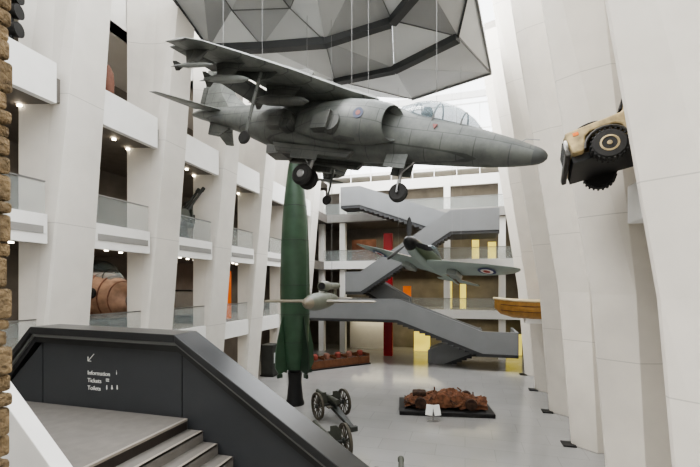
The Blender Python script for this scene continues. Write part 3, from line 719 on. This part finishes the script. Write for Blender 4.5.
# ---------------------------------------------------------------- burnt car wreck on its plinth
pc = at(444, 409, Z=0)
MP = T(pc.x, pc.y, 0) @ Matrix.Rotation(TH - .12, 4, 'Z')
pl = O('plinth', bx(nb(), -2.5, 2.5, -1.35, 1.35, 0, .22), BLACK, None, 0, bevel=.02)
pl.matrix_world = MP
tag(pl, 'low black rectangular plinth under the rusted car wreck', 'plinth')
wk = thing('car_wreck', 'burnt rusted crushed car wreck on a low black plinth', 'car wreck', MP @ T(0, 0, .22))
def crumple(bm, x0, x1, y0, y1, zf, nx=18, ny=12, amp=.14, seed=0.):
    V_ = []
    for i in range(nx + 1):
        row = []
        for j in range(ny + 1):
            x = x0 + (x1 - x0) * i / nx; y = y0 + (y1 - y0) * j / ny
            z = zf(x, y)
            q = Vector((x * 2.3 + seed, y * 2.3, z * 2))
            n = noise.noise(q); n2 = noise.noise(q * 2.7)
            row.append(bm.verts.new((x + n2 * amp * .7, y + n * amp * .7, max(.02, z + n * amp * 1.3 + n2 * amp * .8))))
        V_.append(row)
    for i in range(nx):
        for j in range(ny): bm.faces.new((V_[i][j], V_[i + 1][j], V_[i + 1][j + 1], V_[i][j + 1]))
    return bm
O('chassis', crumple(nb(), -2.2, 2.2, -.8, .8, lambda x, y: .26, amp=.1), RUSTD, wk, 20)
def shell(x, y):
    e = max(0, 1 - (abs(y) / .8) ** 4) * max(0, 1 - (abs(x) / 2.25) ** 8)
    cabin = .22 * math.exp(-((x - .2) / .9) ** 4) * (1 if abs(y) < .6 else .4)
    return .14 + e * (.42 + cabin)
O('body_shell', crumple(nb(), -2.2, 2.2, -.82, .82, shell, 40, 22, .16, 3.1), RUST, wk, 8)
for i in range(9):
    x = -2.1 + .46 * i; yb = random.uniform(-1.0, -.3); sl = random.uniform(.3, .6)
    O('torn_panel', crumple(nb(), x, x + random.uniform(.4, .75), yb, yb + random.uniform(.4, .7), lambda X_, Y_: .2 + sl * (Y_ - yb) + .1 * (X_ - x), 7, 6, .2, 9. * i), RUST if i % 3 else RUSTD, wk, 8)
O('engine_block', bx(nb(), -1.75, -1.0, -.35, .35, .45, .78), RUSTD, wk, 0, bevel=.08)
for x in (-1.35, 1.35):
    for sd in (-1, 1): O('wheel_hub', lathe(nb(), [(.1, -.1), (.3, -.09), (.32, .06), (.12, .1)], 16, T(x, sd * .86, .32) @ ALONG_Y), RUSTD, wk)
for x, y in ((-.6, -.7), (-.6, .6), (.9, -.7), (.9, .6)):
    O('roof_pillar', tube(nb(), [(x, y, .5), (x + .12, y * .9, .72), (x + .1 * (1 if x < 0 else -1), y * .7, .9)], .04, 6), RUST, wk)
for i in range(14):
    x = random.uniform(-2.0, 1.8); y = random.uniform(-.95, .5)
    O('bent_strut', tube(nb(), [(x, y, random.uniform(.1, .3)), (x + random.uniform(-.4, .4), y + random.uniform(-.2, .2), random.uniform(.45, .65)), (x + random.uniform(-.8, .8), y + random.uniform(-.3, .3), random.uniform(.35, .8))], random.uniform(.02, .04), 6), RUST if i % 2 else RUSTD, wk)
q = at(433, 421, Z=0)
t = thing('information_stand', 'small white two leaf information stand before the car wreck', 'sign', T(q.x, q.y, 0) @ Matrix.Rotation(TH - .1, 4, 'Z'))
O('base', bx(nb(), -.3, .3, -.15, .15, 0, .03), STEEL, t, 0)
O('post', bx(nb(), -.03, .03, -.02, .02, .03, .5), STEEL, t, 0)
for sd in (-1, 1):
    O('board', bx(nb(), -.18, .18, -.02, .02, -.27, .27, T(sd * .19, -.05, .58) @ Matrix.Rotation(R(sd * 22), 4, 'Z') @ Matrix.Rotation(R(-25), 4, 'X')), PAPER, t, 0)

# ---------------------------------------------------------------- field guns
def gun(label, mw):
    t = thing('field_gun', label, 'cannon', mw, 'field guns on the hall floor')
    for sd in (-1, 1):
        b = nb(); m = T(0, sd * .78, .7) @ ALONG_Y
        lathe(b, [(.58, -.06), (.69, -.06), (.7, .06), (.58, .06), (.58, -.06)], 28, m, cap=False)
        for k in range(12):
            a = 2 * PI * k / 12
            tube(b, [m @ Vector((.1 * math.cos(a), .1 * math.sin(a), 0)), m @ Vector((.62 * math.cos(a), .62 * math.sin(a), 0))], .03, 6)
        wl = O('wheel', b, GUNW, t)
        O('hub', lathe(nb(), [(.07, -.14), (.13, -.08), (.13, .08), (.07, .14)], 14, m), GUND, wl)
    O('axle', tube(nb(), [(0, -.8, .7), (0, .8, .7)], .06), GUND, t)
    O('barrel', lathe(nb(), [(.13, -.75), (.15, -.7), (.14, .1), (.1, .9), (.085, 1.5), (.11, 1.55), (.11, 1.68), (.06, 1.68)], 18, T(0, 0, .98) @ Matrix.Rotation(R(-1), 4, 'Y') @ ALONG_X), GUNM, t, 40)
    O('cradle', bx(nb(), -.7, .9, -.12, .12, .72, .88), GUND, t, 0, bevel=.02)
    O('shield', prism(nb(), [(-.66, .55), (.66, .55), (.68, 1.1), (.45, 1.3), (.2, 1.3), (.2, 1.1), (-.2, 1.1), (-.2, 1.3), (-.45, 1.3), (-.68, 1.1)], 'x', .16, .2), GUNM, t, 0)
    O('trail', loft(nb(), [[Vector((x, y * w, z + dz)) for y, dz in ((-1, -.07), (1, -.07), (1, .07), (-1, .07))] for x, w, z in ((-.2, .2, .68), (-1.2, .16, .4), (-2.3, .1, .1))]), GUND, t, 0)
    O('spade', bx(nb(), -2.45, -2.25, -.18, .18, 0, .22), GUND, t, 0)
    O('seat', bx(nb(), -.75, -.45, .28, .52, .72, .77), GUNW, t, 0)
    return t
q = at(331, 417, Z=0)
g0 = gun('field gun with spoked wheels nearest the foot of the green rocket', T(q.x, q.y, 0) @ Matrix.Rotation(R(136), 4, 'Z'))
q = at(327, 461, Z=0)
dup(g0, T(q.x, q.y, 0) @ Matrix.Rotation(R(128), 4, 'Z'), 'field gun half hidden behind the sloping end of the dark parapet')
q = at(402, 516, Z=0)
dup(g0, T(q.x, q.y, 0) @ Matrix.Rotation(R(100), 4, 'Z'), 'field gun just peeking in at the bottom edge of the view')

# ---------------------------------------------------------------- long display bench with small exhibits
q = at(338, 366, Z=0)
MBn = T(q.x, q.y, 0) @ Matrix.Rotation(TH + .55, 4, 'Z')
bn = thing('display_bench', 'long brown wooden display bench near the foot of the staircase', 'display bench', MBn)
O('plinth', bx(nb(), -2.9, 2.9, -.75, .75, 0, .12), BLACK, bn, 0)
O('front', bx(nb(), -2.8, 2.8, -.66, -.6, .12, .72), WOOD, bn, 0)
O('back', bx(nb(), -2.8, 2.8, .6, .66, .12, .9), WOOD, bn, 0)
O('top', bx(nb(), -2.85, 2.85, -.6, .6, .66, .74), RUSTD, bn, 0)
for i in range(6): O('divider', bx(nb(), -2.8 + 1.12 * i - .03, -2.8 + 1.12 * i + .03, -.68, .68, .12, .95), WOOD, bn, 0)
for i in range(5):
    m = MBn @ T(-2.24 + 1.12 * i, 0, .745)
    o = O('drum', lathe(nb(), [(.26, 0), (.28, .06), (.26, .14), (.28, .3), (.22, .42), (.08, .47)], 16, None), DRUM if i % 2 == 0 else TILEP, None, 40)
    o.matrix_world = m
    tag(o, '%s %s drum counted from the left end of the wooden display bench' % (ORD[i], 'dull red' if i % 2 == 0 else 'brown'), 'drum', 'drums on the display bench')

# ---------------------------------------------------------------- exhibits in the left galleries
MA = T(-14.95, 18.55, 9.46) @ Matrix.Rotation(R(70), 4, 'Z') @ Matrix.Scale(1.15, 4)
aa = thing('twin_gun', 'grey twin barrelled gun on the middle left balcony', 'gun', MA)
O('pedestal', lathe(nb(), [(.42, 0), (.42, .1), (.3, .2), (.26, .7), (.4, .8)], 18), GUND, aa, 40)
O('cradle', bx(nb(), -.55, .5, -.36, .36, .8, 1.25), GUND, aa, 0, bevel=.04)
O('shield', prism(nb(), [(-.48, .6), (.48, .6), (.4, 1.5), (-.4, 1.5)], 'x', .3, .35), GUNL, aa, 0)
O('seat', bx(nb(), -.85, -.5, -.2, .2, .7, .78), GUND, aa, 0)
O('sight', tube(nb(), [(.0, -.3, 1.25), (.0, -.3, 1.75), (.25, -.3, 1.85)], .04), GUND, aa)
for sd in (-1, 1):
    O('barrel', lathe(nb(), [(.11, -.5), (.11, .6), (.07, .7), (.06, 1.6), (.09, 1.65), (.09, 1.85)], 12, T(0, sd * .2, 1.15) @ Matrix.Rotation(R(-55), 4, 'Y') @ ALONG_X), GUND, aa, 40)
    O('ammunition_drum', lathe(nb(), [(.24, -.08), (.26, 0), (.24, .08)], 18, T(-.1, sd * .4, 1.2) @ ALONG_Y), GUNL, aa, 40)
    O('handwheel', lathe(nb(), [(.16, 0), (.2, 0), (.2, .04), (.16, .04), (.16, 0)], 16, T(-.4, sd * .38, .95) @ ALONG_Y, cap=False), STEEL, aa)
hk = thing('nose_section', 'rounded pale brown aircraft nose section in the lowest left gallery', 'aircraft section', T(-16.9, 15.6, 4.6) @ Matrix.Rotation(R(0), 4, 'Z') @ Matrix.Scale(1.12, 4))
O('shell', loft(nb(), [ering(x, w_, zt, zb, 28, 0, 2.0) for x, w_, zt, zb in ((-1.4, 1.05, 2.75, .65), (-.6, 1.05, 2.8, .6), (.2, .98, 2.65, .62), (.8, .8, 2.35, .72), (1.25, .5, 1.95, .95), (1.45, .15, 1.55, 1.3))]), PINK, hk, 50)
O('cockpit_glazing', loft(nb(), [ering(x, w_, zt, 2.0) for x, w_, zt in ((-1.1, .5, 2.95), (-.5, .62, 3.25), (.1, .58, 3.05), (.6, .4, 2.5))]), CGLASS, hk, 50)
for x, w_, zt in ((-.8, .58, 3.12), (-.2, .62, 3.18), (.3, .52, 2.82)):
    rr = ering(x, w_, zt, 2.0); O('glazing_bar', tube(nb(), rr + [rr[0]], .025, 6), GUND, hk)
for x, w_, zt, zb in ((-1.35, 1.07, 2.78, .63), (-.5, 1.07, 2.82, .58), (.0, 1.03, 2.74, .6), (.45, .93, 2.55, .64), (.85, .78, 2.3, .75)):
    rr = ering(x, w_, zt, zb, 28, 0, 2.0); O('frame_rib', tube(nb(), rr + [rr[0]], .025, 6), TILEP, hk)
O('bulkhead', loft(nb(), [ering(-1.405, .9, 2.6, .8), ering(-1.41, .9, 2.6, .8)]), GUND, hk, 0)
O('nose_turret', lathe(nb(), [(.02, .42), (.2, .38), (.34, .2), (.36, 0)], 18, T(1.2, 0, 1.45) @ ALONG_X), CGLASS, hk, 50)
for sd in (-1, 1):
    O('side_window', lathe(nb(), [(.22, -.06), (.22, .06)], 16, T(.2, sd * .97, 1.8) @ ALONG_Y), MOUTH, hk, 0)
    O('side_window', lathe(nb(), [(.22, -.06), (.22, .06)], 16, T(-.9, sd * 1.02, 1.8) @ ALONG_Y), MOUTH, hk, 0)
O('cradle', bx(nb(), -1.2, .7, -.5, .5, 0, .68), GUND, hk, 0, bevel=.05)
q = at(113, 108, X=-14.2)
bc = thing('bomb_casing', 'brown bomb casing standing upright on the topmost left balcony', 'bomb', T(-14.45, q.y, 14.3) @ Matrix.Scale(.9, 4))
O('casing', lathe(nb(), [(.14, .5), (.24, .9), (.26, 1.4), (.22, 1.8), (.1, 2.1), (.02, 2.2)], 18), TILEP, bc, 50)
for k in range(4): O('fin', bx(nb(), .06, .34, -.02, .02, 0, .7, Matrix.Rotation(k * PI / 2 + .4, 4, 'Z')), RUSTD, bc, 0)
O('tail_ring', lathe(nb(), [(.3, .05), (.33, .05), (.33, .35), (.3, .35), (.3, .05)], 18, cap=False), RUSTD, bc)
q = at(16, 40, X=-14.3)
sp = thing('floodlight', 'black floodlight rig on the topmost left balcony beside the brick pier', 'lamp', T(-14.5, q.y, 14.3) @ Matrix.Rotation(R(20), 4, 'Z'))
O('post', tube(nb(), [(0, 0, 0), (0, 0, 1.9)], .06), BLACK, sp)
O('base', lathe(nb(), [(.35, 0), (.35, .06)], 16), BLACK, sp)
for z in (1.2, 1.8, 2.3):
    O('lamp_head', lathe(nb(), [(.12, -.3), (.2, -.1), (.24, .25)], 14, T(0, 0, z) @ ALONG_X), BLACK, sp, 40)
cs = thing('display_case', 'dark glass display case in the third lowest left gallery bay', 'display case', T(-16.9, 22.0, 4.6))
O('base', bx(nb(), -.6, .6, -.9, .9, 0, .5), BLACK, cs, 0)
O('glass_box', bx(nb(), -.57, .57, -.87, .87, .5, 2.0), GLASS, cs, 0)
O('top', bx(nb(), -.6, .6, -.9, .9, 2.0, 2.1), BLACK, cs, 0)
q = at(268, 376, Z=0)
kb = thing('ticket_kiosk', 'dark kiosk at the foot of the left wall beside the rocket', 'kiosk', T(q.x, q.y + .4, 0))
O('body', bx(nb(), -.5, .5, -.6, .6, .1, 2.4), GUND, kb, 0, bevel=.03)
O('plinth', bx(nb(), -.55, .55, -.65, .65, 0, .1), BLACK, kb, 0)
O('screen', bx(nb(), .5, .52, -.4, .4, 1.0, 1.8), PANELB, kb, 0)

# ---------------------------------------------------------------- light
w = bpy.data.worlds.new('World'); SC.world = w; w.use_nodes = True
w.node_tree.nodes['Background'].inputs['Color'].default_value = (.96, .98, 1, 1)
w.node_tree.nodes['Background'].inputs['Strength'].default_value = 4.2
def area(loc, rot, sx, sy, e, col=(.97, .985, 1)):
    l = bpy.data.lights.new('added_area_lamp', 'AREA'); l.shape = 'RECTANGLE'; l.size = sx; l.size_y = sy; l.energy = e; l.color = col
    o = bpy.data.objects.new('added_area_lamp', l); COL.objects.link(o); o.location = loc; o.rotation_euler = rot
    return o
area((-5, 28, 24.5), (0, 0, 0), 16, 24, 7600)  # lamp added under the open roof to strengthen the daylight
sl = bpy.data.lights.new('sun', 'SUN'); sl.energy = 2.8; sl.angle = R(20); sl.color = (1, .985, .96)
so = bpy.data.objects.new('sun', sl); COL.objects.link(so)
so.rotation_euler = Vector((.6, .35, -1)).to_track_quat('-Z', 'Y').to_euler()
for z in (4.0 - .5, 7.8, 12.6, 17.5):
    area((-17, 20, z - .2), (0, 0, 0), 2.5, 30, 300, (1, .9, .76))  # unseen warm lamps added to brighten the left galleries
for z in (3.2, 7.8, 12.6, 17.6):
    area((-4, 42.8, z), (0, 0, 0), 16, 2.5, 240, (1, .88, .58))  # extra unseen lamps giving the far galleries a warm fill
try:
    SC.view_settings.look = 'AgX - Medium High Contrast'
except Exception as e:
    print(e)

# ---------------------------------------------------------------- camera
cd = bpy.data.cameras.new('camera'); co = bpy.data.objects.new('camera', cd); COL.objects.link(co)
cd.sensor_width = 36; cd.lens = 36 * F / 700; cd.shift_y = (HZ - 233.5) / 700
cd.clip_start = .05; cd.clip_end = 300
co.location = CAM; co.rotation_euler = (PI / 2, 0, TH)
SC.camera = co
